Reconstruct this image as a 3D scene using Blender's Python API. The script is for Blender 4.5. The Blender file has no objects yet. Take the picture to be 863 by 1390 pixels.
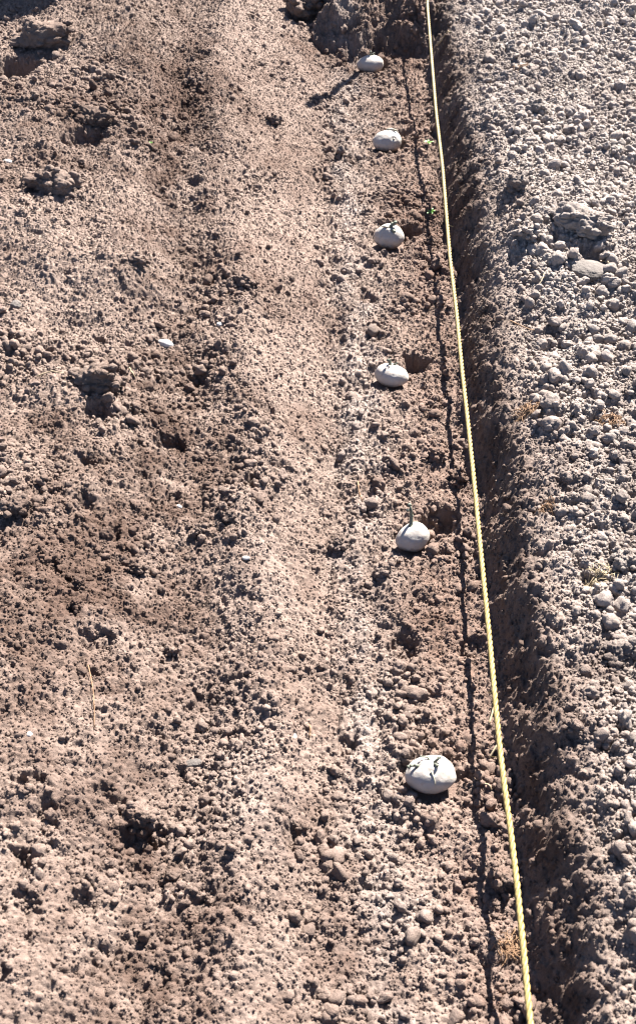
import bpy, math, random
import numpy as np

RNG = np.random.default_rng(7)
random.seed(11)
SC = bpy.context.scene
COL = SC.collection
CAM_H = 1.30
FPX = 1549.0
C45 = math.sqrt(.5)
PITCH = math.radians(45)
SUN_AZ = math.radians(28)      # from +Y towards +X
SUN_EL = math.radians(43)

# ------------------------------------------------------------------ noise
TAB = np.random.default_rng(3).random((512, 512)).astype(np.float32)

def vnoise(x, y, scale, seed=0):
    """smooth value noise in -1..1, x and y arrays of one shape"""
    x = x / scale + seed * 17.37 + 1000.0
    y = y / scale + seed * 31.71 + 1000.0
    xi = np.floor(x).astype(np.int64); yi = np.floor(y).astype(np.int64)
    fx = (x - xi).astype(np.float32); fy = (y - yi).astype(np.float32)
    fx = fx * fx * fx * (fx * (fx * 6 - 15) + 10); fy = fy * fy * fy * (fy * (fy * 6 - 15) + 10)
    x0 = xi & 511; x1 = (xi + 1) & 511; y0 = yi & 511; y1 = (yi + 1) & 511
    a = TAB[y0, x0]; b = TAB[y0, x1]; c = TAB[y1, x0]; d = TAB[y1, x1]
    return ((a + (b - a) * fx) * (1 - fy) + (c + (d - c) * fx) * fy) * 2 - 1

def fbm(x, y, scale, octv, seed=0, gain=.5):
    s = 0; a = 1
    for k in range(octv):
        s = s + a * vnoise(x, y, scale / (2.03 ** k), seed + k * 3.3)
        a *= gain
    return s

def sstep(a, b, x):
    t = np.clip((x - a) / (b - a), 0, 1)
    return t * t * (3 - 2 * t)

# ------------------------------------------------------------------ terrain profile
LX = np.linspace(-3, 3, 3001)
PX = [-3, -1.3, -.95, -.70, -.52, -.40, -.33, -.26, -.19, -.13, -.09, -.055, -.02, .01, .05, .12, .20, .236, .250, .262, .292, .305, .34, .42, .6, 1.0, 3]
PZ = [.12, .12, .125, .13, .140, .132, .112, .086, .064, .049, .040, .031, .017, .005, .0, -.003, -.002, .000, .012, .040, .090, .100, .110, .116, .115, .120, .12]
LZ = np.interp(LX, PX, PZ)
_k = np.exp(-np.linspace(-2, 2, 7) ** 2); _k /= _k.sum()
LZ = np.convolve(np.pad(LZ, 3, mode='edge'), _k, mode='valid')

def ridge_x(x, y):
    return -.035 - .072 * np.clip(y, .2, 3.3) + .036 * fbm(y, y * 0 + 4.0, .40, 3, 34)

def base(x, y):
    """large shape of the bed, metres"""
    right = sstep(.12, .2, x)
    wob = right * (.020 * (y - .62) + .012 * fbm(y, y * 0 + 3.0, .30, 2, 5) + .010 * vnoise(y, x * 0 + 9.0, .075, 8) * sstep(.23, .30, x) + .005 * vnoise(y, x, .03, 9)
                   - .030 * sstep(.30, .05, y) * 0)
    leftw = (1 - sstep(-.02, .06, x)) * (.020 * fbm(y, y * 0 + 1.0, .30, 2, 2) + .012 * vnoise(y, x * 0 + 2, .07, 4) + .006 * vnoise(y, x, .028, 14))
    u = x - wob + leftw
    z = np.interp(u, LX, LZ)
    out = sstep(-.12, -.30, x) + sstep(.30, .40, x)
    z = z + out * (.016 * fbm(x, y, .38, 2, 11) + .009 * fbm(x, y, .12, 2, 15))
    # rounded ridge of thrown-up soil beside the trench, drifting left with distance, and the dip behind it
    xc = ridge_x(x, y); lf = sstep(.03, -.05, x)
    z = z + lf * (.025 * np.exp(-((x - xc) / .050) ** 2) - (.022 + .012 * vnoise(x, y, .2, 57)) * np.exp(-((x - xc + .125) / .062) ** 2))
    z = z - .007 * np.exp(-((x - .022 - .012 * vnoise(y, y * 0, .25, 47)) / .016) ** 2) * sstep(.6, 1.0, y) + .005 * np.exp(-((x - .065 - .012 * vnoise(y, y * 0, .3, 48)) / .014) ** 2) * sstep(.6, 1.0, y)
    # rills running down its face
    z = z + lf * sstep(xc - .05, xc + .03, x) * .0045 * np.abs(vnoise(y + 1.1 * x, x * .35, .05, 45))
    # diagonal roll of loose soil down the left bank
    z = z + sstep(-.16, -.28, x) * .007 * fbm(x + .5 * y, y * .6 - x, .16, 2, 25)
    # end wall of the trench
    zend = .100 * sstep(2.98, 3.17, y + .030 * fbm(x, y * .8, .08, 4, 40, .6)) + sstep(3.0, 3.06, y) * .020 * (np.abs(vnoise(x + .02 * vnoise(x, y, .03, 49), y, .05, 46)) - .3) + .02 * sstep(3.16, 3.5, y)
    trench = sstep(.02, .15, x + .05 * vnoise(x, y, .1, 41)) * sstep(.5, .3, x)
    z = np.where(trench > .01, np.maximum(z, zend), z)
    # soil heaps; the two upper left ones unseen, added to shade that corner
    for hx, hy, hr, hh in ((-.56, 3.42, .27, .46), (-.95, 3.50, .28, .46), (.10, 3.95, .4, .18), (-.02, 3.25, .055, .075), (.07, 3.21, .045, .05)):
        dd = ((x - hx) ** 2 + (y - hy) ** 2) / (hr * hr)
        z = z + hh * np.exp(-dd * 1.6)
    far = sstep(6, 30, np.sqrt(x * x + y * y))
    z = z + far * .25 * fbm(x, y, 6.0, 3, 77)
    return z

def at(px, py, z):
    a = (px - 431.5) / FPX; b = (695 - py) / FPX
    d = (a, C45 + b * C45, -C45 + b * C45)
    t = (z - CAM_H) / d[2]
    return (a * t, d[1] * t, z)

# ------------------------------------------------------------------ grid (dense near the bed, coarse towards the horizon)
def grow(start, step, end, k):
    out = []; v = start
    while v < end:
        step *= k; v += step; out.append(v)
    return out
ys = [0.28]
while ys[-1] < 3.42:
    ys.append(ys[-1] + .00125 + .00062 * (ys[-1] - .3))
up = grow(ys[-1], .0032, 90, 1.10)
dn = [-v for v in grow(-ys[0], .0016, 90, 1.10)]
YS = np.array(dn[::-1] + ys + up)
xs = [0.0]
while xs[-1] < 1.02:
    xs.append(xs[-1] + (.0017 if xs[-1] < .42 else .0017 + .0022 * (xs[-1] - .42)))
ox = grow(xs[-1], .003, 90, 1.10)
xp = np.array(xs + ox)
XS = np.concatenate([-xp[:0:-1], xp])
NX, NY = len(XS), len(YS)
GX, GY = np.meshgrid(XS, YS)
GX32 = GX; GY32 = GY
H = base(GX, GY)
inner = (np.abs(GX) < 1.4) & (GY > -.2) & (GY < 3.8)
def band_f(x, y):      # smooth spade-scraped shoulder, broken up by patches of crumbs
    e = .035 * fbm(x, y, .16, 3, 6)
    xc = ridge_x(x, y)
    b = sstep(xc - .05, xc + .03, x + e) * sstep(.035, -.03, x + e * .8)
    return b * np.clip(.72 + .75 * fbm(x, y * .6, .085, 3, 17), .12, 1)
band = band_f(GX, GY)
rough_mask = 1 - .78 * band
wallm = sstep(.235, .26, GX - .02 * (GY - .62)) * sstep(.335, .30, GX - .02 * (GY - .62))
# tread lines left by a tool along the floor
floor = sstep(-.01, .03, GX) * sstep(.27, .23, GX - .02 * (GY - .62))
line1 = np.exp(-((GX - .075 - .01 * vnoise(GY, GY * 0, .5, 3)) / .016) ** 2)
H = H + floor * (.004 * fbm(GX, GY, .06, 2, 51) - .003 * line1)
wx = GX + .0060 * vnoise(GX, GY, .021, 60) + .0022 * vnoise(GX, GY, .008, 66)
wy = GY + .0060 * vnoise(GX, GY, .023, 67) + .0022 * vnoise(GX, GY, .009, 68)
bil = lambda sc, sd: np.abs(vnoise(wx, wy, sc, sd))
patch = .55 + .45 * sstep(-.5, .6, fbm(GX, GY, .09, 2, 81))
lump = .0110 * bil(.046, 61) + .0060 * bil(.021, 62) * patch + .0042 * bil(.0115, 63) + .0024 * bil(.0062, 64) - .0070
rightm = sstep(.29, .34, GX - .02 * (GY - .62))
H = H + lump * rough_mask * (1 - .62 * wallm) * (.80 + .25 * rightm)
H = H + .0015 * bil(.010, 65) * band + .0010 * vnoise(GX, GY, .0038, 69) * (1 - .4 * band) + .0014 * vnoise(GX, GY, .0064, 70) * (1 - .5 * band)
# ragged spade marks slanting down the cut wall
H = H + wallm * (.010 * np.abs(vnoise(GX * .5 + GY, GX * .5, .045, 71)) + .007 * vnoise(GX * .4 + GY, GX * 1.2, .020, 73) + .004 * vnoise(GX * .4 + GY, GX * 2, .009, 72) - .003)

def idx(x, y):
    return np.clip(np.searchsorted(XS, x), 1, NX - 2), np.clip(np.searchsorted(YS, y), 1, NY - 2)

def hz(x, y):
    i, j = idx(np.asarray(x), np.asarray(y))
    x0 = XS[i - 1]; x1 = XS[i]; y0 = YS[j - 1]; y1 = YS[j]
    fx = np.clip((x - x0) / (x1 - x0), 0, 1); fy = np.clip((y - y0) / (y1 - y0), 0, 1)
    return (H[j - 1, i - 1] * (1 - fx) + H[j - 1, i] * fx) * (1 - fy) + (H[j, i - 1] * (1 - fx) + H[j, i] * fx) * fy

def ground_at(px, py):
    """the soil point the camera sees at a spot of the frame"""
    z = .06
    lo, hi = .40, -.06
    zz = np.linspace(lo, hi, 400)
    for z in zz:
        x, y, _ = at(px, py, z)
        if hz(x, y) >= z:
            return x, y, z
    return at(px, py, 0)

# ---- hollows
def hollow(px, py, r, depth, stretch=1.0, ang=0.0):
    x0, y0, z0 = ground_at(px, py)
    ca, sa = math.cos(ang), math.sin(ang)
    dx = GX - x0; dy = GY - y0
    u = (dx * ca + dy * sa) / (r * stretch); v = (-dx * sa + dy * ca) / r
    d = np.sqrt(u * u + v * v) + .22 * vnoise(GX, GY, r * .6, 91)
    H[...] -= depth * sstep(1.15, .55, d)

POT = [  # px, py of centre, length m, depth, height, yaw, tilt
    (503, 85, .070, .052, .044, .05, 0),
    (526, 191, .066, .052, .047, .1, 0),
    (527, 322, .066, .058, .055, .0, 0),
    (531, 506, .062, .046, .042, -.30, 0),
    (560, 728, .054, .044, .045, .45, 0),
    (585, 1052, .066, .052, .047, .12, 0),
]
POT_W = []
PR = np.random.default_rng(77)
for p in POT:
    x, y, _ = at(p[0], p[1], .012)
    zf = float(np.mean(hz(x + np.array([0, .05, -.05, 0, 0]), y + np.array([0, 0, 0, .05, -.05]))))
    dd = np.sqrt(((GX - x) / (p[2] * .66)) ** 2 + ((GY - y) / (p[3] * .72)) ** 2)
    w = sstep(1.25, .75, dd)
    H[...] = H * (1 - w) + (zf - .012) * w
    POT_W.append((x, y, zf))
for a in ((548, 182, .020, .020), (553, 313, .026, .028, 1.3, .3), (562, 494, .028, .028, 1.3, .8), (596, 709, .030, .034, 1.25, .6),
          (640, 1052, .012, .010), (548, 880, .026, .018), (556, 493, .016, .020), (470, 1015, .016, .010),
          (112, 186, .036, .026, 1.6, .5), (133, 560, .026, .020), (130, 870, .026, .018), (186, 1140, .022, .018),
          (20, 92, .060, .05, 1.5, .2), (12, 1225, .028, .014), (270, 520, .02, .014), (232, 605, .026, .016),
          (395, 1135, .022, .016, .5, 0), *[(float(a), float(b), float(c), float(c) * .75, 1.3, float(d)) for a, b, c, d in zip(PR.uniform(0, 350, 46), PR.uniform(60, 1380, 46), PR.uniform(.008, .016, 46), PR.uniform(0, 3, 46))], *[(float(a), float(b), float(c), float(c) * .7, 1.2, float(d)) for a, b, c, d in zip(PR.uniform(700, 860, 14), PR.uniform(40, 1100, 14), PR.uniform(.008, .016, 14), PR.uniform(0, 3, 14))], (412, 10, .05, .03), (800, 345, .03, .02), (770, 660, .022, .012), (690, 95, .02, .014),
          (818, 20, .02, .016), (360, 555, .02, .012), (640, 880, .02, .012), (500, 405, .02, .010), (250, 140, .02, .012)):
    hollow(*a)

TONE = np.zeros_like(H, dtype=np.float32)

# ------------------------------------------------------------------ zone densities
def zone(x, y):
    """(crumb size factor, crumb density factor)"""
    xr = x - .02 * (y - .62)
    xw = x + .045 * fbm(x, y, .10, 3, 131)
    right = sstep(.30, .36, xr)
    wall = sstep(.24, .262, xr) * sstep(.33, .30, xr)
    flr = sstep(-.03, .05, xw) * sstep(.26, .24, xr)
    bnd = band_f(x, y)
    left = sstep(.05, -.03, xw)
    clump = np.clip(.5 + .75 * fbm(x + .3 * y, y, .15, 3, 101), 0, 1.5)
    cl2 = np.clip(.5 + .9 * fbm(x, y, .06, 2, 111), .05, 1.5)
    size = right * (.84 + .24 * cl2) + flr * (.42 + .42 * cl2 + .05 * sstep(1.2, .7, y)) + left * (.40 + .40 * clump) * (.86 + .14 * sstep(.6, 1.4, y)) * (1 - .45 * bnd) + wall * .6
    dens = right * (.32 + .45 * cl2) + flr * (.22 + .5 * cl2) * (1 - .6 * sstep(.12, .07, xw) * sstep(1.0, 1.5, y)) + left * (.28 + .70 * clump * cl2) * (1 - .75 * bnd) + wall * .25
    return size, dens

def zone_fine(x, y):
    xr = x - .02 * (y - .62)
    wall = sstep(.24, .262, xr) * sstep(.33, .30, xr)
    return .75 + 0 * x + .3 * sstep(.30, .36, xr), 1.15 - .25 * wall - .35 * band_f(x, y)

def in_view(x, y, m=.26):
    zz = 1.2 - 0
    dep = y * C45 + 1.2 * C45
    return (np.abs(x) < 431.5 / FPX * dep + m) & (y > .36 - m) & (y < 3.42)

def scatter(n, rmin, rmax, power, seed, zf=None):
    r_ = np.random.default_rng(seed)
    y = .30 + 3.12 * r_.random(n) ** .95
    x = (r_.random(n) * 2 - 1) * 1.0
    ok = in_view(x, y); x, y = x[ok], y[ok]
    sz, de = (zf or zone)(x, y)
    ok = r_.random(len(x)) < de / 1.3; x, y, sz = x[ok], y[ok], sz[ok]
    u = r_.random(len(x))
    a = 1 - power
    r = (rmin ** a + u * (rmax ** a - rmin ** a)) ** (1 / a) * sz
    # keep clear of the potatoes
    keep = np.ones(len(x), bool)
    for (qx, qy, _), p in zip(POT_W, POT):
        keep &= (((x - qx) / (p[2] * .5 + r * .9 + .001)) ** 2 + ((y - qy) / (p[3] * .5 + r * .9 + .001)) ** 2) > 1
    return x[keep], y[keep], r[keep]

# ------------------------------------------------------------------ small grains pressed straight into the ground sheet
def splat(x, y, r, up=.35, seed=0):
    r_ = np.random.default_rng(seed)
    z = hz(x, y)
    ex = r_.uniform(.75, 1.3, len(x)); tn = r_.uniform(-1, 1, len(x)).astype(np.float32)
    i0 = np.searchsorted(XS, x - r * ex); i1 = np.searchsorted(XS, x + r * ex)
    j0 = np.searchsorted(YS, y - r / ex); j1 = np.searchsorted(YS, y + r / ex)
    for k in range(len(x)):
        a, b, c, d = i0[k], i1[k], j0[k], j1[k]
        if b <= a or d <= c: continue
        q = ((XS[a:b] - x[k]) / ex[k]) ** 2 + (((YS[c:d] - y[k]) * ex[k]) ** 2)[:, None]
        s = r[k] * r[k] - q
        hh = z[k] + np.sqrt(np.maximum(s, 0)) * 1.0 - r[k] * (.5 - up)
        sub = H[c:d, a:b]; m = (s > 0) & (hh > sub)
        sub[m] = hh[m]
        TONE[c:d, a:b][m] = tn[k]

x, y, r = scatter(42000, .0045, .009, 2.6, 1); splat(x, y, r, .22, 1)
x, y, r = scatter(60000, .0022, .005, 2.6, 2); splat(x, y, r, .45, 2)
x, y, r = scatter(230000, .0026, .0062, 2.5, 4, zone_fine); splat(x, y, r, .30, 4)
xx, yy, rr = scatter(60000, .0022, .0032, 2.2, 3)
nf = yy < 2.2; splat(xx[nf], yy[nf], rr[nf] * .8, .5, 3)

# ------------------------------------------------------------------ mesh helpers
def link(o, parent=None):
    COL.objects.link(o)
    if parent is not None: o.parent = parent
    return o

def mesh_np(name, V, F, mat, parent=None, smooth=True, tone=None):
    me = bpy.data.meshes.new(name)
    V = np.asarray(V, np.float32); F = np.asarray(F, np.int32)
    k = F.shape[1]
    me.vertices.add(len(V)); me.vertices.foreach_set('co', V.ravel())
    me.loops.add(F.size); me.loops.foreach_set('vertex_index', F.ravel())
    me.polygons.add(len(F)); me.polygons.foreach_set('loop_start', np.arange(0, F.size, k, dtype=np.int32))
    me.update(calc_edges=True)
    me.polygons.foreach_set('use_smooth', np.full(len(F), smooth))
    if tone is not None:
        at_ = me.attributes.new('tone', 'FLOAT', 'POINT'); at_.data.foreach_set('value', np.asarray(tone, np.float32))
    me.materials.append(mat)
    me.validate()
    return link(bpy.data.objects.new(name, me), parent)

def thing(o, label, cat, group=None, kind=None):
    if label: o['label'] = label
    if cat: o['category'] = cat
    if group: o['group'] = group
    if kind: o['kind'] = kind
    return o

def empty(name, loc):
    o = bpy.data.objects.new(name, None); o.location = loc; o.empty_display_size = .02
    return link(o)

def icosphere(n):
    import bmesh
    bm = bmesh.new(); bmesh.ops.create_icosphere(bm, subdivisions=n, radius=1)
    V = np.array([v.co[:] for v in bm.verts]); F = np.array([[v.index for v in f.verts] for f in bm.faces]); bm.free()
    return V, F

def n3(P, s, seed):
    """cheap 3-D noise from three planes"""
    return (vnoise(P[:, 0] + .37 * P[:, 2], P[:, 1], s, seed) + vnoise(P[:, 1], P[:, 2] + .41 * P[:, 0], s, seed + 5) + vnoise(P[:, 2], P[:, 0] - .33 * P[:, 1], s, seed + 9)) / 1.7

def rough_ball(lev, seed, amp=.24, fine=.10, flat=None):
    """a lump of soil: rounded knobs with creases between them"""
    V, F = icosphere(lev)
    W = V + .25 * np.stack([n3(V, .8, seed + 11), n3(V, .8, seed + 12), n3(V, .8, seed + 13)], 1)
    d = 1 + amp * n3(V, 1.0, seed) + fine * 1.6 * (np.abs(n3(W, .55, seed + 2)) - .3)
    if lev >= 3: d += fine * 1.1 * (np.abs(n3(W, .27, seed + 3)) - .25)
    if lev >= 5: d += fine * .8 * (np.abs(n3(W, .12, seed + 4)) - .25) + fine * .35 * n3(W, .05, seed + 6)
    return V * d[:, None], F

def rotmats(n, r_):
    q = r_.normal(size=(n, 4)); q /= np.linalg.norm(q, axis=1)[:, None]
    w, x, y, z = q.T
    return np.stack([1 - 2 * (y * y + z * z), 2 * (x * y - z * w), 2 * (x * z + y * w), 2 * (x * y + z * w), 1 - 2 * (x * x + z * z), 2 * (y * z - x * w),
                     2 * (x * z - y * w), 2 * (y * z + x * w), 1 - 2 * (x * x + y * y)], 1).reshape(n, 3, 3)

# ------------------------------------------------------------------ materials
def new_mat(name):
    m = bpy.data.materials.new(name); m.use_nodes = True
    nt = m.node_tree; nt.nodes.clear()
    o = nt.nodes.new('ShaderNodeOutputMaterial'); b = nt.nodes.new('ShaderNodeBsdfPrincipled')
    nt.links.new(b.outputs[0], o.inputs[0])
    return m, nt, b

def N(nt, t, **kw):
    n = nt.nodes.new(t)
    for k, v in kw.items():
        if k.startswith('i_'):
            n.inputs[k[2:].replace('_', ' ')].default_value = v
        else: setattr(n, k, v)
    return n

def mathn(nt, op, a, b=None, c=None, clamp=False):
    n = nt.nodes.new('ShaderNodeMath'); n.operation = op; n.use_clamp = clamp
    for i, v in enumerate((a, b, c)):
        if v is None: continue
        if isinstance(v, (int, float)): n.inputs[i].default_value = v
        else: nt.links.new(v, n.inputs[i])
    return n.outputs[0]

def mixc(nt, fac, a, b, mode='MIX'):
    n = nt.nodes.new('ShaderNodeMix'); n.data_type = 'RGBA'; n.blend_type = mode
    for s, v in ((n.inputs[0], fac), (n.inputs[6], a), (n.inputs[7], b)):
        if isinstance(v, (int, float)): s.default_value = v
        elif isinstance(v, tuple): s.default_value = (*v, 1)
        else: nt.links.new(v, s)
    return n.outputs[2]

def soil_material():
    m, nt, b = new_mat('tilled_soil')
    geo = N(nt, 'ShaderNodeNewGeometry'); P = geo.outputs['Position']
    sep = N(nt, 'ShaderNodeSeparateXYZ'); nt.links.new(P, sep.inputs[0])
    X, Y = sep.outputs[0], sep.outputs[1]
    def noise(scale, det=4, rough=.55):
        n = N(nt, 'ShaderNodeTexNoise'); n.inputs['Scale'].default_value = scale; n.inputs['Detail'].default_value = det; n.inputs['Roughness'].default_value = rough
        nt.links.new(P, n.inputs['Vector']); return n.outputs['Fac']
    big = noise(2.6, 5, .6); mid = noise(14, 5, .65); sm = noise(95, 4, .7); gr = noise(520, 3, .7)
    tone = N(nt, 'ShaderNodeAttribute', attribute_name='tone').outputs['Fac']
    # greyer crumbs on the bank to the right, warmer soil to the left
    rightf = mathn(nt, 'MULTIPLY_ADD', X, 7.0, -1.9, True)
    warm = mixc(nt, mid, (.116, .081, .064), (.245, .186, .158))
    grey = mixc(nt, mid, (.185, .152, .134), (.345, .295, .265))
    col = mixc(nt, rightf, warm, grey)
    # damp patches, brown, in a drifting pattern
    damp = N(nt, 'ShaderNodeMapRange'); damp.inputs['From Min'].default_value = .50; damp.inputs['From Max'].default_value = .66
    mix2 = mathn(nt, 'MULTIPLY_ADD', mid, .45, mathn(nt, 'MULTIPLY', big, .62)); nt.links.new(mix2, damp.inputs['Value'])
    dampf = mathn(nt, 'MULTIPLY', damp.outputs[0], mathn(nt, 'MULTIPLY_ADD', rightf, -.35, .85))
    col = mixc(nt, dampf, col, (.070, .042, .031))
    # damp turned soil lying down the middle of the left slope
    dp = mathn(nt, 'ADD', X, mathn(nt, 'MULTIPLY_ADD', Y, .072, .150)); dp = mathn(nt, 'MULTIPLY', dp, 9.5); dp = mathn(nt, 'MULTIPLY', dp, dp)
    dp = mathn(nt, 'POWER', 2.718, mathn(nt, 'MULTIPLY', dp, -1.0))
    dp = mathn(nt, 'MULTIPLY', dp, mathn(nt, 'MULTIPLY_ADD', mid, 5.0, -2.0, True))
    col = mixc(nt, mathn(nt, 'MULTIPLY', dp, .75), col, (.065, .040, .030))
    # shade on the cut trench side, painted into the soil colour
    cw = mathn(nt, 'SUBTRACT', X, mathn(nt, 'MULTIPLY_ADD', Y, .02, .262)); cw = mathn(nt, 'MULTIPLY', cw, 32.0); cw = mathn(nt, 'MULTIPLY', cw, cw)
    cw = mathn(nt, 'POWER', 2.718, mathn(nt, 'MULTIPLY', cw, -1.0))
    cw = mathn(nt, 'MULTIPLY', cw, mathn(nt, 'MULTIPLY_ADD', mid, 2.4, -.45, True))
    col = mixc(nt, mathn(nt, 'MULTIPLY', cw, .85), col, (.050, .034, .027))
    # reddish-brown newly dug streak near the wall on the floor
    fl = mathn(nt, 'SUBTRACT', X, mathn(nt, 'MULTIPLY_ADD', Y, .02, .19))
    fl = mathn(nt, 'MULTIPLY', fl, 14.0); fl = mathn(nt, 'MULTIPLY', fl, fl)
    fl = mathn(nt, 'POWER', 2.718, mathn(nt, 'MULTIPLY', fl, -1.0))
    fl = mathn(nt, 'MULTIPLY', fl, mathn(nt, 'MULTIPLY_ADD', sm, 1.8, -.45, True))
    col = mixc(nt, mathn(nt, 'MULTIPLY', fl, .75), col, (.125, .072, .052))
    # pale dried dust along the trodden line and the scraped shoulder
    dl = mathn(nt, 'MULTIPLY', mathn(nt, 'SUBTRACT', mathn(nt, 'MULTIPLY_ADD', noise(6.5, 3, .6), .16, X), .155), 26.0); dl = mathn(nt, 'MULTIPLY', dl, dl)
    dl = mathn(nt, 'POWER', 2.718, mathn(nt, 'MULTIPLY', dl, -1.0))
    ds = mathn(nt, 'MULTIPLY', mathn(nt, 'ADD', X, .085), 17.0); ds = mathn(nt, 'MULTIPLY', ds, ds)
    ds = mathn(nt, 'POWER', 2.718, mathn(nt, 'MULTIPLY', ds, -1.0))
    dn = mathn(nt, 'MULTIPLY', mathn(nt, 'SUBTRACT', X, .125), 13.0); dn = mathn(nt, 'MULTIPLY', dn, dn)
    dn = mathn(nt, 'POWER', 2.718, mathn(nt, 'MULTIPLY', dn, -1.0))
    dn = mathn(nt, 'MULTIPLY', dn, mathn(nt, 'MULTIPLY_ADD', Y, -3.0, 3.1, True))
    dl = mathn(nt, 'MAXIMUM', mathn(nt, 'MULTIPLY', dl, .8), mathn(nt, 'MULTIPLY', dn, .5))
    dust = mathn(nt, 'MAXIMUM', mathn(nt, 'MULTIPLY', dl, .9), mathn(nt, 'MULTIPLY', mathn(nt, 'MULTIPLY', ds, .30), mathn(nt, 'MULTIPLY_ADD', Y, -2.0, 2.9, True)))
    dust = mathn(nt, 'MULTIPLY', dust, mathn(nt, 'MULTIPLY_ADD', noise(9, 5, .7), 4.5, -1.75, True))
    col = mixc(nt, mathn(nt, 'MULTIPLY', dust, .48), col, (.34, .295, .27))
    # grain scale speckle and each crumb's own tone
    val = mathn(nt, 'MULTIPLY_ADD', sm, .70, .64)
    val = mathn(nt, 'MULTIPLY', val, mathn(nt, 'MULTIPLY_ADD', gr, .8, .60))
    val = mathn(nt, 'MULTIPLY', val, mathn(nt, 'MULTIPLY_ADD', tone, .22, 1.0))
    vc = N(nt, 'ShaderNodeCombineXYZ')
    for i in range(3): nt.links.new(val, vc.inputs[i])
    col = mixc(nt, 1.0, col, vc.outputs[0], 'MULTIPLY')
    nt.links.new(col, b.inputs['Base Color'])
    b.inputs['Roughness'].default_value = .92
    b.inputs['Specular IOR Level'].default_value = .12
    bn = N(nt, 'ShaderNodeBump'); bn.inputs['Strength'].default_value = .9; bn.inputs['Distance'].default_value = .0030
    hgt = mathn(nt, 'MULTIPLY_ADD', noise(330, 4, .75), 1.0, mathn(nt, 'MULTIPLY', noise(1100, 2, .6), .4))
    nt.links.new(hgt, bn.inputs['Height']); nt.links.new(bn.outputs[0], b.inputs['Normal'])
    return m

def simple(name, c1, c2, scale=40, rough=.6, bump=.3, dist=.001, det=4, spec=.4):
    m, nt, b = new_mat(name)
    tc = N(nt, 'ShaderNodeTexCoord')
    n = N(nt, 'ShaderNodeTexNoise'); n.inputs['Scale'].default_value = scale; n.inputs['Detail'].default_value = det; n.inputs['Roughness'].default_value = .65
    nt.links.new(tc.outputs['Object'], n.inputs['Vector'])
    r = N(nt, 'ShaderNodeMapRange'); r.inputs['From Min'].default_value = .3; r.inputs['From Max'].default_value = .7; nt.links.new(n.outputs['Fac'], r.inputs['Value'])
    nt.links.new(mixc(nt, r.outputs[0], c1, c2), b.inputs['Base Color'])
    b.inputs['Roughness'].default_value = rough; b.inputs['Specular IOR Level'].default_value = spec
    if bump:
        bn = N(nt, 'ShaderNodeBump'); bn.inputs['Strength'].default_value = bump; bn.inputs['Distance'].default_value = dist
        nt.links.new(n.outputs['Fac'], bn.inputs['Height']); nt.links.new(bn.outputs[0], b.inputs['Normal'])
    return m

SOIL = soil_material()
M_ROPE = simple('rope_fibre', (.16, .115, .036), (.34, .255, .098), 150, .55, .5, .0006, spec=.35)
M_STAKE = simple('weathered_wood', (.20, .14, .09), (.34, .26, .18), 30, .8, .5, .002)
M_STRAW = simple('dry_straw', (.26, .19, .11), (.42, .34, .22), 90, .7, .2)
M_ROOT = simple('rust_brown_root', (.13, .070, .038), (.26, .155, .085), 60, .8, .3)
M_LEAF = simple('seedling_leaf', (.05, .13, .018), (.12, .24, .035), 90, .45, .2)
M_STONE = simple('pale_stone', (.28, .26, .24), (.42, .40, .38), 60, .7, .4, .002)
M_GSTONE = simple('grey_stone', (.065, .054, .047), (.125, .106, .094), 60, .9, 1.0, .005)
M_SPROUT = simple('potato_sprout', (.055, .058, .044), (.15, .16, .115), 170, .6, .5, .0008)
M_SPROUTP = simple('pale_sprout', (.22, .20, .14), (.40, .37, .29), 170, .6, .5, .0008)

def potato_material():
    m, nt, b = new_mat('potato_skin')
    tc = N(nt, 'ShaderNodeTexCoord')
    def noise(s, d=4, r=.6):
        n = N(nt, 'ShaderNodeTexNoise'); n.inputs['Scale'].default_value = s; n.inputs['Detail'].default_value = d; n.inputs['Roughness'].default_value = r
        nt.links.new(tc.outputs['Object'], n.inputs['Vector']); return n.outputs['Fac']
    a = noise(42, 5); g = noise(330, 4, .7)
    c = mixc(nt, a, (.28, .245, .215), (.375, .345, .315))
    sc = N(nt, 'ShaderNodeMapRange'); sc.inputs['From Min'].default_value = .58; sc.inputs['From Max'].default_value = .72; nt.links.new(noise(95, 3, .7), sc.inputs['Value'])
    c = mixc(nt, mathn(nt, 'MULTIPLY', sc.outputs[0], .45), c, (.27, .19, .14))
    sp = N(nt, 'ShaderNodeMapRange'); sp.inputs['From Min'].default_value = .62; sp.inputs['From Max'].default_value = .70; nt.links.new(g, sp.inputs['Value'])
    c = mixc(nt, mathn(nt, 'MULTIPLY', sp.outputs[0], .5), c, (.20, .14, .11))
    # soil clinging round the lower part of the skin
    s3 = N(nt, 'ShaderNodeSeparateXYZ'); nt.links.new(tc.outputs['Object'], s3.inputs[0])
    lo = mathn(nt, 'MULTIPLY_ADD', s3.outputs[2], -130.0, mathn(nt, 'MULTIPLY_ADD', noise(120, 4, .7), 5.0, -3.0), True)
    c = mixc(nt, mathn(nt, 'MULTIPLY', lo, .8), c, (.17, .125, .105))
    nt.links.new(c, b.inputs['Base Color'])
    b.inputs['Roughness'].default_value = .55; b.inputs['Specular IOR Level'].default_value = .35
    b.inputs['Subsurface Weight'].default_value = .05; b.inputs['Subsurface Scale'].default_value = .004
    bn = N(nt, 'ShaderNodeBump'); bn.inputs['Strength'].default_value = .35; bn.inputs['Distance'].default_value = .0012
    nt.links.new(mathn(nt, 'MULTIPLY_ADD', a, 1.5, g), bn.inputs['Height']); nt.links.new(bn.outputs[0], b.inputs['Normal'])
    return m
M_POT = potato_material()

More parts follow.
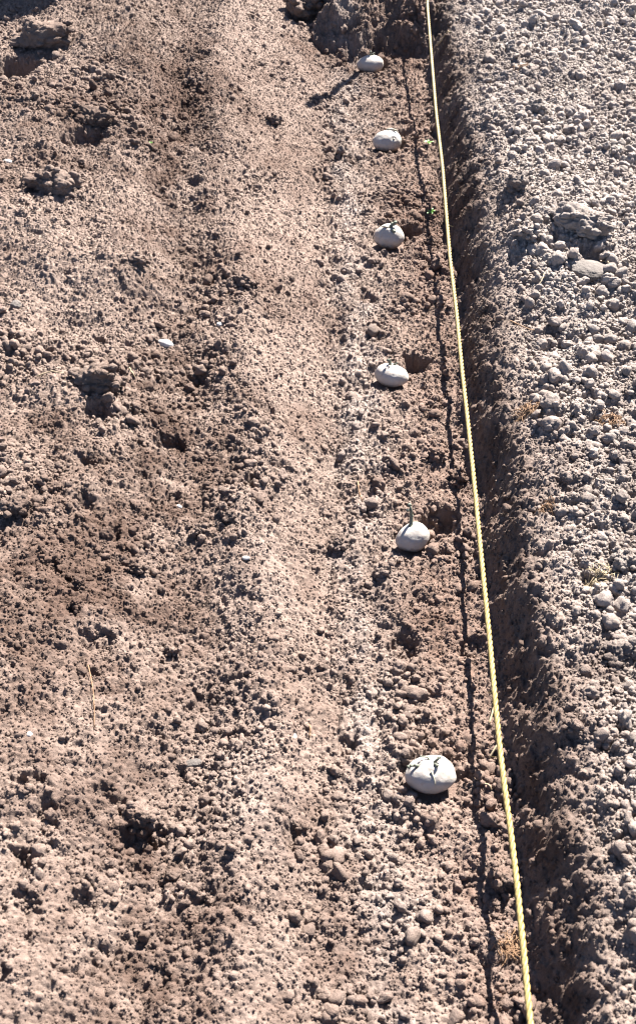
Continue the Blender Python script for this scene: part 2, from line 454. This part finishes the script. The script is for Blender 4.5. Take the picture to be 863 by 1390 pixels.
# ------------------------------------------------------------------ potatoes
def tube(pts, rad, seg=8, bumps=0.0, seed=0):
    pts = np.array(pts, float); n = len(pts)
    rad = np.full(n, rad) if np.isscalar(rad) else np.array(rad)
    T = np.gradient(pts, axis=0); T /= np.linalg.norm(T, axis=1)[:, None] + 1e-9
    ref = np.array([0, 0, 1.]) if abs(T[0, 2]) < .8 else np.array([1., 0, 0])
    V = []; u = np.cross(T[0], ref); u /= np.linalg.norm(u)
    r_ = np.random.default_rng(seed)
    for i in range(n):
        u = u - T[i] * np.dot(u, T[i]); u /= np.linalg.norm(u) + 1e-9
        w = np.cross(T[i], u)
        for k in range(seg):
            a = 2 * math.pi * k / seg; rr_ = rad[i] * (1 + bumps * r_.uniform(-1, 1))
            V.append(pts[i] + rr_ * (math.cos(a) * u + math.sin(a) * w))
    F = []
    for i in range(n - 1):
        for k in range(seg):
            F.append([i * seg + k, i * seg + (k + 1) % seg, (i + 1) * seg + (k + 1) % seg, (i + 1) * seg + k])
    a0 = len(V); V.append(pts[0]); V.append(pts[-1])
    for k in range(seg):
        F.append([a0, (k + 1) % seg, k, k]); F.append([a0 + 1, (n - 1) * seg + k, (n - 1) * seg + (k + 1) % seg, (n - 1) * seg + (k + 1) % seg])
    return np.array(V), F

def tri(F):
    out = []
    for f in F:
        if len(f) == 3 or f[2] == f[3]: out.append([f[0], f[1], f[2]])
        else: out += [[f[0], f[1], f[2]], [f[0], f[2], f[3]]]
    return out

def join(parts):
    V = []; F = []; o = 0
    for v, f in parts:
        V.append(np.asarray(v)); F += [[i + o for i in t] for t in tri(f)]; o += len(v)
    return np.concatenate(V), np.array(F)

POT_LABEL = [
    'whitish seed potato with small dark tuft on top, nearest the end wall',
    'white seed potato with a pale flat sprout on its right shoulder, beside a green weed',
    'rounded grey-white seed potato with a dark knotted sprout on its near face',
    'oval seed potato lying level with a tiny green tuft, by a dark hollow',
    'small white egg-shaped seed potato with one tall upright green-tipped sprout',
    'largest-looking seed potato, nearest, with thin dark and pale sprouts across its top',
]
# sprouts per potato: (u, v direction on skin in local frame x,y,z), length, radius, lean, material, curl
SPR = [
    [((-.05, .25, .95), .012, .0028, (.0, .1, 1), 0), ((.08, .3, .95), .008, .002, (.4, 0, 1), 0)],
    [((.12, .35, .93), .018, .0026, (1.0, -.5, .35), 1), ((.45, .3, .8), .010, .0022, (1, -.6, .2), 1), ((.30, -.62, .55), .005, .0022, (.2, -1, .2), 1)],
    [((.12, -.15, .95), .012, .0040, (.5, .2, .9), 0), ((.20, -.42, .85), .010, .0036, (.3, -.8, .3), 0), ((-.05, -.2, .95), .013, .0018, (-1, .2, .2), 1), ((.1, -.1, .95), .013, .0016, (.9, .5, .6), 0)],
    [((-.12, .35, .90), .012, .0026, (-.2, .1, 1), 0), ((-.02, .35, .9), .010, .0018, (.8, .1, .7), 0), ((-.1, .1, .97), .006, .0018, (-.1, -.7, .5), 1)],
    [((-.10, .30, .93), .030, .0032, (.08, .35, 1), 0)],
    [((-.55, .15, .78), .013, .0024, (-1, -.15, .5), 0), ((.12, .25, .93), .009, .0020, (.6, .1, .9), 0), ((.14, .05, .97), .007, .0024, (0, -.5, .8), 0),
     ((-.10, -.30, .90), .016, .0010, (.2, -1, -.45), 1), ((-.05, .4, .9), .010, .0012, (-.8, .3, .5), 0)],
]
def make_potato(i):
    px, py, L, D, Hh, yaw, _ = POT[i]
    x, y, zf = POT_W[i]
    root = empty('seed_potato', (x, y, zf + Hh * .5 - .014))
    root.rotation_euler = (0, 0, yaw if i != 4 else .35)
    thing(root, POT_LABEL[i], 'potato', 'seed potatoes laid along the furrow floor')
    V, F = icosphere(5)
    P = V.copy()
    d = 1 + .085 * n3(V, 1.1, 200 + i * 7) + .035 * n3(V, .45, 201 + i * 7) + .008 * n3(V, .15, 202 + i * 7)
    # eyes: shallow dimples with a brow
    r_ = np.random.default_rng(300 + i)
    for s in SPR[i]:
        e = np.array(s[0]); e /= np.linalg.norm(e); a = np.linalg.norm(V - e, axis=1)
        d -= .060 * np.exp(-(a / .16) ** 2); d += .018 * np.exp(-((a - .3) / .1) ** 2)
    for _ in range(4):
        e = r_.normal(size=3); e /= np.linalg.norm(e); a = np.linalg.norm((V - e) * (1, 1, 1.6), axis=1)
        d -= .035 * np.exp(-(a / .10) ** 2)
    egg = 1 + (.10 if i in (4, 3) else .04) * V[:, 0] * (-1 if i == 3 else 1)
    sc = np.array([L, D, Hh]) / 2
    P = V * d[:, None] * sc; P[:, 1] *= egg; P[:, 2] *= egg
    mesh_np('skin', P, F, M_POT, root)
    for k, (e, ln, rd, lean, kind) in enumerate(SPR[i]):
        e = np.array(e); e /= np.linalg.norm(e)
        j = int(np.argmax(V @ e)); p0 = P[j] - e * .002
        le = np.array(lean, float); le /= np.linalg.norm(le)
        pts = []; n = 9
        w1 = r_.normal(size=3) * .12
        for t in np.linspace(0, 1, n):
            dirv = e * (1 - t) + le * t * 1.2
            q = p0 + dirv * ln * t + w1 * ln * math.sin(t * 3.1)
            if kind == 1 and rd < .0015:      # a thread lying along the skin
                c = q / sc; nn = np.linalg.norm(c)
                if nn < 1.05: q = c / nn * 1.03 * sc
            pts.append(q)
        rad = rd * (1.15 - .45 * np.linspace(0, 1, n)); rad[-1] *= .5
        parts = [tube(pts, rad, 8, .16, i * 10 + k)]
        if kind == 0:      # knobbly bud tip and side buds
            for b_ in range(4):
                tt = [8, 7, 5, 3][b_]; c = pts[tt] + r_.normal(size=3) * rd * .6
                bv, bf = rough_ball(2, i * 10 + k + b_, .3, .2)
                parts.append((bv * rd * [1.0, .8, .55, .5][b_] + c, bf.tolist()))
        Vv, Ff = join(parts)
        mesh_np('sprout', Vv, Ff, M_SPROUTP if kind else M_SPROUT, root)

# ------------------------------------------------------------------ individually placed clods and stones
# px, py, width px, name, material, squash(z), aspect, label
SPECIAL = [
    (72, 256, 66, 'soil_clod', 0, .75, (1.2, .85), 'large dark clod with a wide shaded face on the upper left bed'),
    (133, 522, 58, 'soil_clod', 0, .8, (1.1, .9), 'big domed dark clod left of centre on the left bed, above a hollow'),
    (60, 56, 74, 'soil_clod', 0, .6, (1.3, .8), 'biggest ragged clod in the top left corner, beside a black pit'),
    (126, 165, 52, 'soil_clod', 0, .7, (1.3, .8), 'flattened clod above a long dark pit on the upper left bed'),
    (188, 1112, 46, 'soil_clod', 0, .9, (1, .9), 'rounded clod overhanging a black hole low on the left bed'),
    (22, 690, 34, 'soil_clod', 0, .8, (1, 1), 'medium clod close to the left frame edge at mid height'),
    (108, 798, 26, 'soil_clod', 0, .9, (1, 1), 'upper one of two dark clods standing together on the left bed'),
    (104, 822, 20, 'soil_clod', 0, .9, (1, 1), 'lower, smaller one of two dark clods standing together on the left bed'),
    (184, 772, 26, 'soil_clod', 0, .9, (1, 1), 'dark clod right of the standing pair on the left bed'),
    (234, 884, 24, 'soil_clod', 0, .9, (1, 1), 'dark clod on the left bed between the rough patch and the smooth shoulder'),
    (272, 722, 18, 'soil_clod', 0, .85, (1.1, 1), 'small round dark clod below the rough patch on the left slope'),
    (332, 382, 24, 'soil_clod', 0, .8, (1, 1), 'dark moist clod resting on the middle of the upper left slope'),
    (186, 356, 26, 'soil_clod', 0, .85, (1.2, 1), 'dark clod in the shaded scatter of the upper left slope'),
    (372, 164, 16, 'soil_clod', 0, .85, (1.1, .9), 'small smooth clod left of the stake shadow on the far slope'),
    (412, 14, 56, 'soil_clod', 0, .9, (1, 1), 'large dark lump beside the far end of the trench'),
    (312, 700, 18, 'soil_clod', 0, .9, (1, 1), 'small clod on the left slope level with the sprouting egg-shaped potato'),
    (790, 308, 58, 'soil_clod', 0, .8, (1.3, .9), 'broad knobbly grey clod over a dark pocket on the right bank'),
    (718, 318, 32, 'soil_clod', 0, .85, (1, 1), 'round grey clod left of the broad clod on the right bank'),
    (701, 257, 25, 'soil_clod', 0, .95, (1, 1), 'neat ball-shaped grey clod on the right bank'),
    (728, 150, 25, 'soil_clod', 0, .9, (1, 1), 'grey clod high on the right bank, farther than the ball-shaped one'),
    (838, 212, 22, 'soil_clod', 0, .9, (1, 1), 'small grey clod near the right frame edge, upper part'),
    (806, 476, 20, 'soil_clod', 0, .9, (1, 1), 'egg-sized grey clod below the flat stone on the right bank'),
    (846, 764, 30, 'soil_clod', 0, .85, (1, 1), 'smooth clod at the right frame edge beside the straw tuft'),
    (776, 988, 26, 'soil_clod', 0, .8, (1, 1), 'smooth grey clod on the near right bank close to the crest'),
    (840, 888, 40, 'soil_clod', 0, .7, (1.2, .9), 'wide low clod at the right frame edge on the near bank'),
    (680, 1196, 38, 'soil_clod', 0, .9, (.9, 1), 'large clod against the rope in the near trench bottom'),
    (670, 1232, 24, 'soil_clod', 0, .9, (.9, 1), 'pointed clod just below the large one by the rope'),
    (522, 776, 22, 'soil_clod', 0, .9, (1, 1), 'clod on the trench floor left of and below the egg-shaped potato'),
    (460, 738, 24, 'soil_clod', 0, .8, (1, 1), 'pale clod on the floor at the foot of the smooth shoulder'),
    (594, 618, 22, 'soil_clod', 0, .9, (1, 1), 'round clod on the trench floor near the shadow of the rope'),
    (556, 968, 18, 'soil_clod', 0, .8, (1.2, 1), 'small smooth clod on the floor above the nearest potato'),
    (620, 652, 24, 'soil_clod', 0, .9, (1, 1), 'clod touching the rope shadow between two potatoes'),
    (584, 330, 14, 'soil_clod', 0, .9, (1, 1), 'small round clod right of the knotted-sprout potato'),
    (802, 368, 46, 'flat_stone', 2, .35, (1.25, .9), 'flat pale grey angular stone on the right bank'),
    (225, 467, 17, 'pebble', 1, .6, (1.3, .8), 'shiny whitish oval pebble on the left slope, the largest of the pale ones'),
    (298, 441, 9, 'pebble', 1, .8, (1, 1), 'tiny white pebble right of the oval one on the left slope'),
    (334, 758, 9, 'pebble', 1, .6, (1.2, .8), 'tiny white pebble chip on the left slope edge of the smooth shoulder'),
    (400, 1001, 9, 'pebble', 1, .7, (.7, 1), 'small white chip on the near scraped shoulder'),
    (11, 220, 10, 'pebble', 1, .7, (1.2, .8), 'tiny pale pebble at the upper left frame edge'),
    (243, 688, 7, 'pebble', 1, .7, (1.2, .8), 'very small white chip below the rough dark patch'),
    (40, 998, 9, 'pebble', 1, .7, (.9, 1), 'small white pebble on the near left bed'),
    (22, 415, 14, 'pebble', 2, .7, (1, 1), 'bluish grey stone close to the left frame edge'),
    (262, 1037, 17, 'pebble', 2, .5, (1.5, .7), 'thin pale stone slice lying on the near left bed'),
]
SPEC_V = []
for k, (px, py, w, name, mk, sq, asp, lab) in enumerate(SPECIAL):
    x, y, z = ground_at(px, py)
    dep = (y * C45 + (CAM_H - z) * C45)
    R = w * dep / FPX / 2 * (.84 if mk == 0 and w > 40 else 1)
    SPEC_V.append((x, y, z, R))

def build_specials():
    for k, (px, py, w, name, mk, sq, asp, lab) in enumerate(SPECIAL):
        x, y, z, R = SPEC_V[k]
        if mk == 0:
            V, F = rough_ball(5 if R > .010 else 4, 400 + k * 3, .34, .24)
            V = V * .86; r_ = np.random.default_rng(900 + k); prt = [(V, F.tolist())]
            for _ in range(int(10 + R * 900)):
                e = r_.normal(size=3); e[2] = abs(e[2]) * .8 - .25; e /= np.linalg.norm(e)
                j = int(np.argmax(V @ e)); bv, bf = rough_ball(3, int(r_.integers(1, 999)), .3, .2)
                rb = r_.uniform(.10, .30) * min(1, .012 / R + .35)
                prt.append((bv * rb + V[j] * r_.uniform(.88, 1.0), bf.tolist()))
            V, F = join(prt)
        elif mk == 1: V, F = rough_ball(3, 400 + k * 3, .12, .05)
        else:
            V, F = rough_ball(4, 400 + k * 3, .20, .06); V = np.sign(V) * np.abs(V) ** .85
        mat = (SOIL, M_STONE, M_GSTONE)[mk]
        V = V * (R * asp[0], R * asp[1], R * sq)
        tone = np.full(len(V), random.uniform(-.9, .1)) if mk == 0 else None
        o = mesh_np(name, V, F, mat, None, mk != 2, tone)
        o.location = (x, y, z + R * sq * ((.30 if R > .014 else .25) if mk == 0 else .25))
        o.rotation_euler = (random.uniform(-.2, .2), random.uniform(-.2, .2), random.uniform(-.5, .5))
        thing(o, lab, {'soil_clod': 'clod', 'pebble': 'pebble', 'flat_stone': 'stone'}[name],
              {'soil_clod': 'larger clods lying on the tilled bed', 'pebble': 'pebbles scattered on the soil'}.get(name))

# ------------------------------------------------------------------ loose crumbs (one mass)
def build_crumbs():
    VV = []; FF = []; TT = []; off = 0
    sets = [(330000, .0016, .0032, 2.4, 1, 40), (90000, .0028, .0056, 2.8, 2, 41), (26000, .0056, .0120, 3.1, 3, 42), (500, .0110, .0150, 3.4, 4, 43)]
    for n, a, b, pw, lev, seed in sets:
        x, y, r = scatter(n, a, b, pw, seed, zone_fine if lev == 1 else None)
        r_ = np.random.default_rng(seed + 100)
        keep = np.ones(len(x), bool)
        for sx, sy, sz_, R in SPEC_V:
            keep &= (x - sx) ** 2 + (y - sy) ** 2 > (R * .85) ** 2
        if lev == 4: keep &= (x > .32) | (r < .0135)
        x, y, r = x[keep], y[keep], r[keep]
        z = hz(x, y) + r * r_.uniform(-.25, .55, len(x))
        nv = 14
        T = [rough_ball(lev, 500 + seed * 20 + v, .34, .20 if lev > 1 else .35) for v in range(nv)]
        R3 = rotmats(len(x), r_)
        S = np.stack([r_.uniform(.85, 1.25, len(x)), r_.uniform(.75, 1.05, len(x)), r_.uniform(.65, .95, len(x))], 1)
        tone = r_.uniform(-1, 1, len(x)) * (1 if lev < 3 else .45)
        var = r_.integers(0, nv, len(x))
        for v in range(nv):
            m = np.nonzero(var == v)[0]
            if not len(m): continue
            tv, tf = T[v]
            P = tv[None] * (S[m] * r[m, None])[:, None, :]
            P = np.einsum('nij,nvj->nvi', R3[m], P)
            P = P + np.stack([x[m], y[m], z[m]], 1)[:, None, :]
            VV.append(P.reshape(-1, 3).astype(np.float32))
            FF.append((tf[None] + (off + np.arange(len(m)) * len(tv))[:, None, None]).reshape(-1, 3).astype(np.int32))
            TT.append(np.repeat(tone[m], len(tv)).astype(np.float32))
            off += len(m) * len(tv)
    o = mesh_np('soil_crumbs', np.concatenate(VV), np.concatenate(FF), SOIL, None, True, np.concatenate(TT))
    thing(o, 'loose crumbs and small lumps of dry brown soil strewn over the tilled bed', 'soil', None, 'stuff')

# ------------------------------------------------------------------ rope and stake
STAKE = (.335, 3.37)
def build_rope():
    pxs = [(579.5, 0), (585.5, 75), (591.6, 150), (600.6, 226), (606.6, 301), (610.6, 350), (619.7, 425), (626.7, 500), (635.2, 576), (643.5, 655),
           (650, 725), (657.5, 800), (665, 875), (670.5, 935), (677.5, 1010), (684, 1065), (692.5, 1125), (701, 1195), (711, 1298), (720, 1395)]
    C = []
    for px, py in pxs:
        zr = .052 + .075 * ((695 - py) / 695) ** 3 if py < 695 else .052 + .022 * ((py - 695) / 695)
        C.append(at(px, py, zr))
    C = np.array(C)
    o_ = np.argsort(C[:, 1]); C = C[o_]
    yy_ = np.concatenate([[-.6, -.2], C[:, 1], [3.31]]); xx_ = np.concatenate([[.18, .205], C[:, 0], [STAKE[0] - .012]]); zz_ = np.concatenate([[.03, .07], C[:, 2], [.215]])
    Y = np.arange(-.6, 3.36, .0022)
    ker = np.exp(-np.linspace(-2, 2, 61) ** 2); ker /= ker.sum()
    X = np.interp(Y, yy_, xx_); Z = np.interp(Y, yy_, zz_)
    X = np.convolve(np.pad(X, 30, mode='edge'), ker, 'valid'); Z = np.convolve(np.pad(Z, 30, mode='edge'), ker, 'valid')
    P = np.stack([X, Y, Z], 1)
    r_ = np.random.default_rng(5)
    # three wraps round the stake
    th = np.linspace(math.pi * 1.0, math.pi * 7.2, 260)
    W = np.stack([STAKE[0] + .0148 * np.cos(th), STAKE[1] + .0148 * np.sin(th), 0.215 + .0085 * (th - math.pi) / (2 * math.pi)], 1)
    P = np.concatenate([P, W])
    s = np.concatenate([[0], np.cumsum(np.linalg.norm(np.diff(P, axis=0), axis=1))])
    pitch = .030; R0 = .0018; rs = .0021
    T = np.gradient(P, axis=0); T /= np.linalg.norm(T, axis=1)[:, None]
    U = np.cross(T, (0, 0, 1.)); U /= np.linalg.norm(U, axis=1)[:, None]; Wv = np.cross(U, T)
    parts = []
    for k in range(3):
        a = -2 * math.pi * s / pitch + k * 2 * math.pi / 3 + .25 * np.sin(s * 9)
        Q = P + R0 * (np.cos(a)[:, None] * U + np.sin(a)[:, None] * Wv)
        parts.append(tube(Q, rs, 7, .05, k))
    # stray fibres
    for _ in range(60):
        i = r_.integers(50, len(Y) - 50); d = r_.normal(size=3); d /= np.linalg.norm(d)
        q = P[i]; ln = r_.uniform(.006, .014)
        parts.append(tube([q, q + d * ln * .5, q + d * ln + r_.normal(size=3) * .002], [.00025, .0002, .0001], 3))
    V, F = join(parts)
    o = mesh_np('rope', V, F, M_ROPE)
    thing(o, 'thin yellow twisted rope stretched lengthwise along the trench beside the cut wall', 'rope')
    # stake
    n = 24; zz = np.linspace(-.10, .735, n); rr_ = np.full(n, .0105); rr_[:4] = [.002, .006, .008, .0098]
    zb = float(hz(*STAKE))
    pts = [(STAKE[0] + .004 * math.sin(z * 5), STAKE[1] + .004 * math.cos(z * 4), z) for z in zz]
    V, F = join([tube(pts, rr_, 12, .06, 9)])
    V[:, 2] += 0
    o = mesh_np('wooden_stake', V, F, M_STAKE)
    thing(o, 'slim round wooden stake past the far end of the trench holding the rope', 'stake')

# ------------------------------------------------------------------ seedlings, straw, roots
def build_seedling(px, py, size, label, seed):
    x, y, z = ground_at(px, py)
    r_ = np.random.default_rng(seed)
    root = empty('green_seedling', (x, y, float(hz(x, y)) - .001)); thing(root, label, 'seedling', 'green weed seedlings on the soil')
    V, F = join([tube([(0, 0, -.003), (.001, 0, size * .5), (.001, .001, size * .8)], [.0009, .0008, .0006], 6)])
    mesh_np('stem', V, F, M_LEAF, root)
    for k in range(5):
        a = k * 1.26 + r_.uniform(-.3, .3); L = size * r_.uniform(.8, 1.25); wd = L * .36
        lift = r_.uniform(.25, .8)
        V = []; nu = 9
        for t in np.linspace(0, 1, nu):
            w = wd * math.sin(math.pi * min(1, t * .93 + .05)) ** .8
            for s_ in (-1, -.5, 0, .5, 1):
                V.append([t * L, s_ * w * .5 * 1.0, math.sin(t * 2.0) * L * lift * .7 + abs(s_) * w * .18])
        V = np.array(V); F = [[i * 5 + j, (i + 1) * 5 + j, (i + 1) * 5 + j + 1, i * 5 + j + 1] for i in range(nu - 1) for j in range(4)]
        V2 = V.copy(); V2[:, 2] -= .0004; nn = len(V)
        ca, sa = math.cos(a), math.sin(a)
        A = np.concatenate([V, V2]); FF_ = F + [[i + nn for i in f[::-1]] for f in F]
        # close the rim
        ring = [j for j in range(5)] + [i * 5 + 4 for i in range(1, nu)] + [(nu - 1) * 5 + j for j in range(3, -1, -1)] + [i * 5 for i in range(nu - 2, 0, -1)]
        FF_ += [[ring[i], ring[(i + 1) % len(ring)], ring[(i + 1) % len(ring)] + nn, ring[i] + nn] for i in range(len(ring))]
        A = np.stack([A[:, 0] * ca - A[:, 1] * sa, A[:, 0] * sa + A[:, 1] * ca, A[:, 2] + size * .55], 1)
        mesh_np('leaf', A, np.array(tri(FF_)), M_LEAF, root)

def build_straw(px0, py0, px1, py1, rad, label, mat, name='straw', cat='straw', lift=.004, seed=0, group='dry straws on the soil'):
    a = np.array(ground_at(px0, py0)); b = np.array(ground_at(px1, py1))
    r_ = np.random.default_rng(seed)
    n = 12; pts = []
    side = np.cross(b - a, (0, 0, 1.)); side /= np.linalg.norm(side)
    L = np.linalg.norm(b - a); bend = r_.uniform(-.10, .10) * L
    for t in np.linspace(0, 1, n):
        p = a + (b - a) * t + side * bend * math.sin(t * 3.14)
        p[2] = max(p[2], float(hz(p[0], p[1]))) + lift * (.4 + math.sin(t * 3.14))
        pts.append(p)
    c = np.mean(pts, axis=0)
    V, F = join([tube([p - c for p in pts], rad * np.linspace(1, .6, n), 6, .08, seed)])
    o = mesh_np(name, V, F, mat); o.location = c
    thing(o, label, cat, group)

def build_tuft(px, py, R, n, mat, name, label, cat, seed, rad=.0007):
    x, y, z = ground_at(px, py); r_ = np.random.default_rng(seed)
    parts = []
    for k in range(int(n * 1.8)):
        a = r_.uniform(0, 6.28); d = R * r_.uniform(0, .7)
        p = np.array([math.cos(a) * d * 1.3, math.sin(a) * d, 0])
        q = []
        h = r_.uniform(0, 6.28); L = R * r_.uniform(.4, 1.1)
        for t in np.linspace(0, 1, 6):
            v = p + np.array([math.cos(h), math.sin(h), 0]) * L * (t - .5)
            h += r_.uniform(-.35, .35)
            v[2] = float(hz(x + v[0], y + v[1])) + .001 + .006 * math.sin(t * 3.1) * r_.uniform(.3, 1.2)
            q.append(v)
        parts.append(tube(q, rad * r_.uniform(.35, .95), 5))
    V, F = join(parts)
    o = mesh_np(name, V, F, mat); o.location = (x, y, 0)
    thing(o, label, cat, 'dry grass and root remains')

# ------------------------------------------------------------------ build everything
# ground sheet
V = np.stack([GX, GY, H], 2).reshape(-1, 3)
ii = np.arange(NX * NY).reshape(NY, NX)
F = np.stack([ii[:-1, :-1], ii[:-1, 1:], ii[1:, 1:], ii[1:, :-1]], 2).reshape(-1, 4)
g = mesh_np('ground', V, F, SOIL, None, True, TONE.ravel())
g['kind'] = 'structure'; g['label'] = 'tilled brown soil with a long straight planting trench'

for i in range(6): make_potato(i)
build_specials()
build_crumbs()
build_rope()
build_seedling(581, 197, .011, 'small dark green weed seedling between the rope shadow and second farthest potato', 1)
build_seedling(584, 291, .011, 'bright yellow-green weed seedling right of the knotted-sprout potato', 2)
build_seedling(205, 197, .006, 'tiny pale green seedling alone on the upper left slope', 3)
S = [
    (663, 985, 673, 940, .0016, 'thick pale straw standing against the cut wall behind the rope', M_STRAW),
    (664, 1030, 680, 1005, .0014, 'short bent straw just below the thick one beside the rope', M_STRAW),
    (592, 62, 612, 44, .0022, 'pale root piece lying across the far top of the wall by the rope', M_STRAW),
    (418, 985, 420, 1003, .0016, 'brown straw stub upright on the scraped shoulder', M_ROOT),
    (692, 436, 728, 452, .0012, 'thin brown twig on the right bank below the flat stone', M_ROOT),
    (730, 390, 738, 372, .0012, 'pale straw on the right bank left of the flat stone', M_STRAW),
    (816, 356, 832, 372, .0012, 'fine straw resting on the right end of the flat stone', M_STRAW),
    (657, 1066, 668, 1078, .0012, 'curled yellowish straw on the near floor by the rope shadow', M_STRAW),
    (120, 905, 128, 990, .0008, 'long thin root fibre on the near left bed', M_ROOT),
    (486, 655, 492, 682, .0014, 'short dark twig upright on the pale floor strip', M_ROOT),
    (176, 500, 184, 514, .0014, 'short light stalk right of the domed clod on the left bed', M_STRAW),
    (50, 512, 88, 508, .0011, 'yellowish straw lying crosswise left of the domed clod', M_STRAW),
]
for k, s in enumerate(S):
    build_straw(*s[:4], s[4], s[5], s[6], seed=k, name='twig' if s[6] is M_ROOT else 'straw', cat='twig' if s[6] is M_ROOT else 'straw')
build_tuft(722, 556, .030, 60, M_ROOT, 'root_litter', 'orange-brown root litter lying on the right bank crest', 'root litter', 1)
build_tuft(829, 572, .026, 50, M_ROOT, 'root_litter', 'rust-brown clump of roots near the right frame edge', 'root litter', 2)
build_tuft(816, 782, .028, 30, M_STRAW, 'straw_tuft', 'pale straw tuft on the near right bank', 'straw tuft', 3)
build_tuft(704, 92, .026, 26, M_ROOT, 'root_litter', 'rusty roots in the hollow at the far right bank', 'root litter', 4)
build_tuft(742, 690, .018, 22, M_ROOT, 'root_litter', 'small patch of brown roots beside the clod cluster', 'root litter', 5)
build_tuft(52, 45, .050, 60, M_ROOT, 'root_litter', 'dark fibrous roots hanging on the biggest ragged clod', 'root litter', 6, .0006)
build_tuft(694, 1290, .024, 36, M_ROOT, 'root_litter', 'orange-brown fibres between the near clods and the rope', 'root litter', 7)

# ------------------------------------------------------------------ light
w = bpy.data.worlds.new('World'); SC.world = w; w.use_nodes = True
nt = w.node_tree; bg = nt.nodes['Background']
sky = nt.nodes.new('ShaderNodeTexSky'); sky.sky_type = 'NISHITA'; sky.sun_disc = False
sky.sun_elevation = SUN_EL; sky.sun_rotation = SUN_AZ; sky.air_density = .55; sky.dust_density = .3; sky.altitude = 300
nt.links.new(sky.outputs[0], bg.inputs[0]); bg.inputs[1].default_value = .05
sl = bpy.data.lights.new('sun', 'SUN'); sl.energy = 5.0; sl.angle = math.radians(.5); sl.color = (1, .955, .89)
so = bpy.data.objects.new('sun', sl); link(so)
from mathutils import Vector
sd = Vector((math.sin(SUN_AZ) * math.cos(SUN_EL), math.cos(SUN_AZ) * math.cos(SUN_EL), math.sin(SUN_EL)))
so.rotation_euler = (-sd).to_track_quat('-Z', 'Y').to_euler(); so.location = sd * 10

# ------------------------------------------------------------------ camera
cd = bpy.data.cameras.new('camera'); co = bpy.data.objects.new('camera', cd); link(co)
co.location = (0, 0, CAM_H); co.rotation_euler = (PITCH, 0, 0)
cd.sensor_fit = 'HORIZONTAL'; cd.sensor_width = 24; cd.lens = FPX / 863 * 24
cd.clip_start = .01; cd.clip_end = 500
cd.dof.use_dof = True; cd.dof.focus_distance = 1.95; cd.dof.aperture_fstop = 11
SC.camera = co
SC.view_settings.view_transform = 'Standard'; SC.view_settings.look = 'None'
SC.view_settings.gamma = 1; SC.view_settings.exposure = 2.6; SC.view_settings.use_curve_mapping = False
SC.cycles.filter_width = 1.15; SC.cycles.max_bounces = 4; SC.cycles.diffuse_bounces = 1
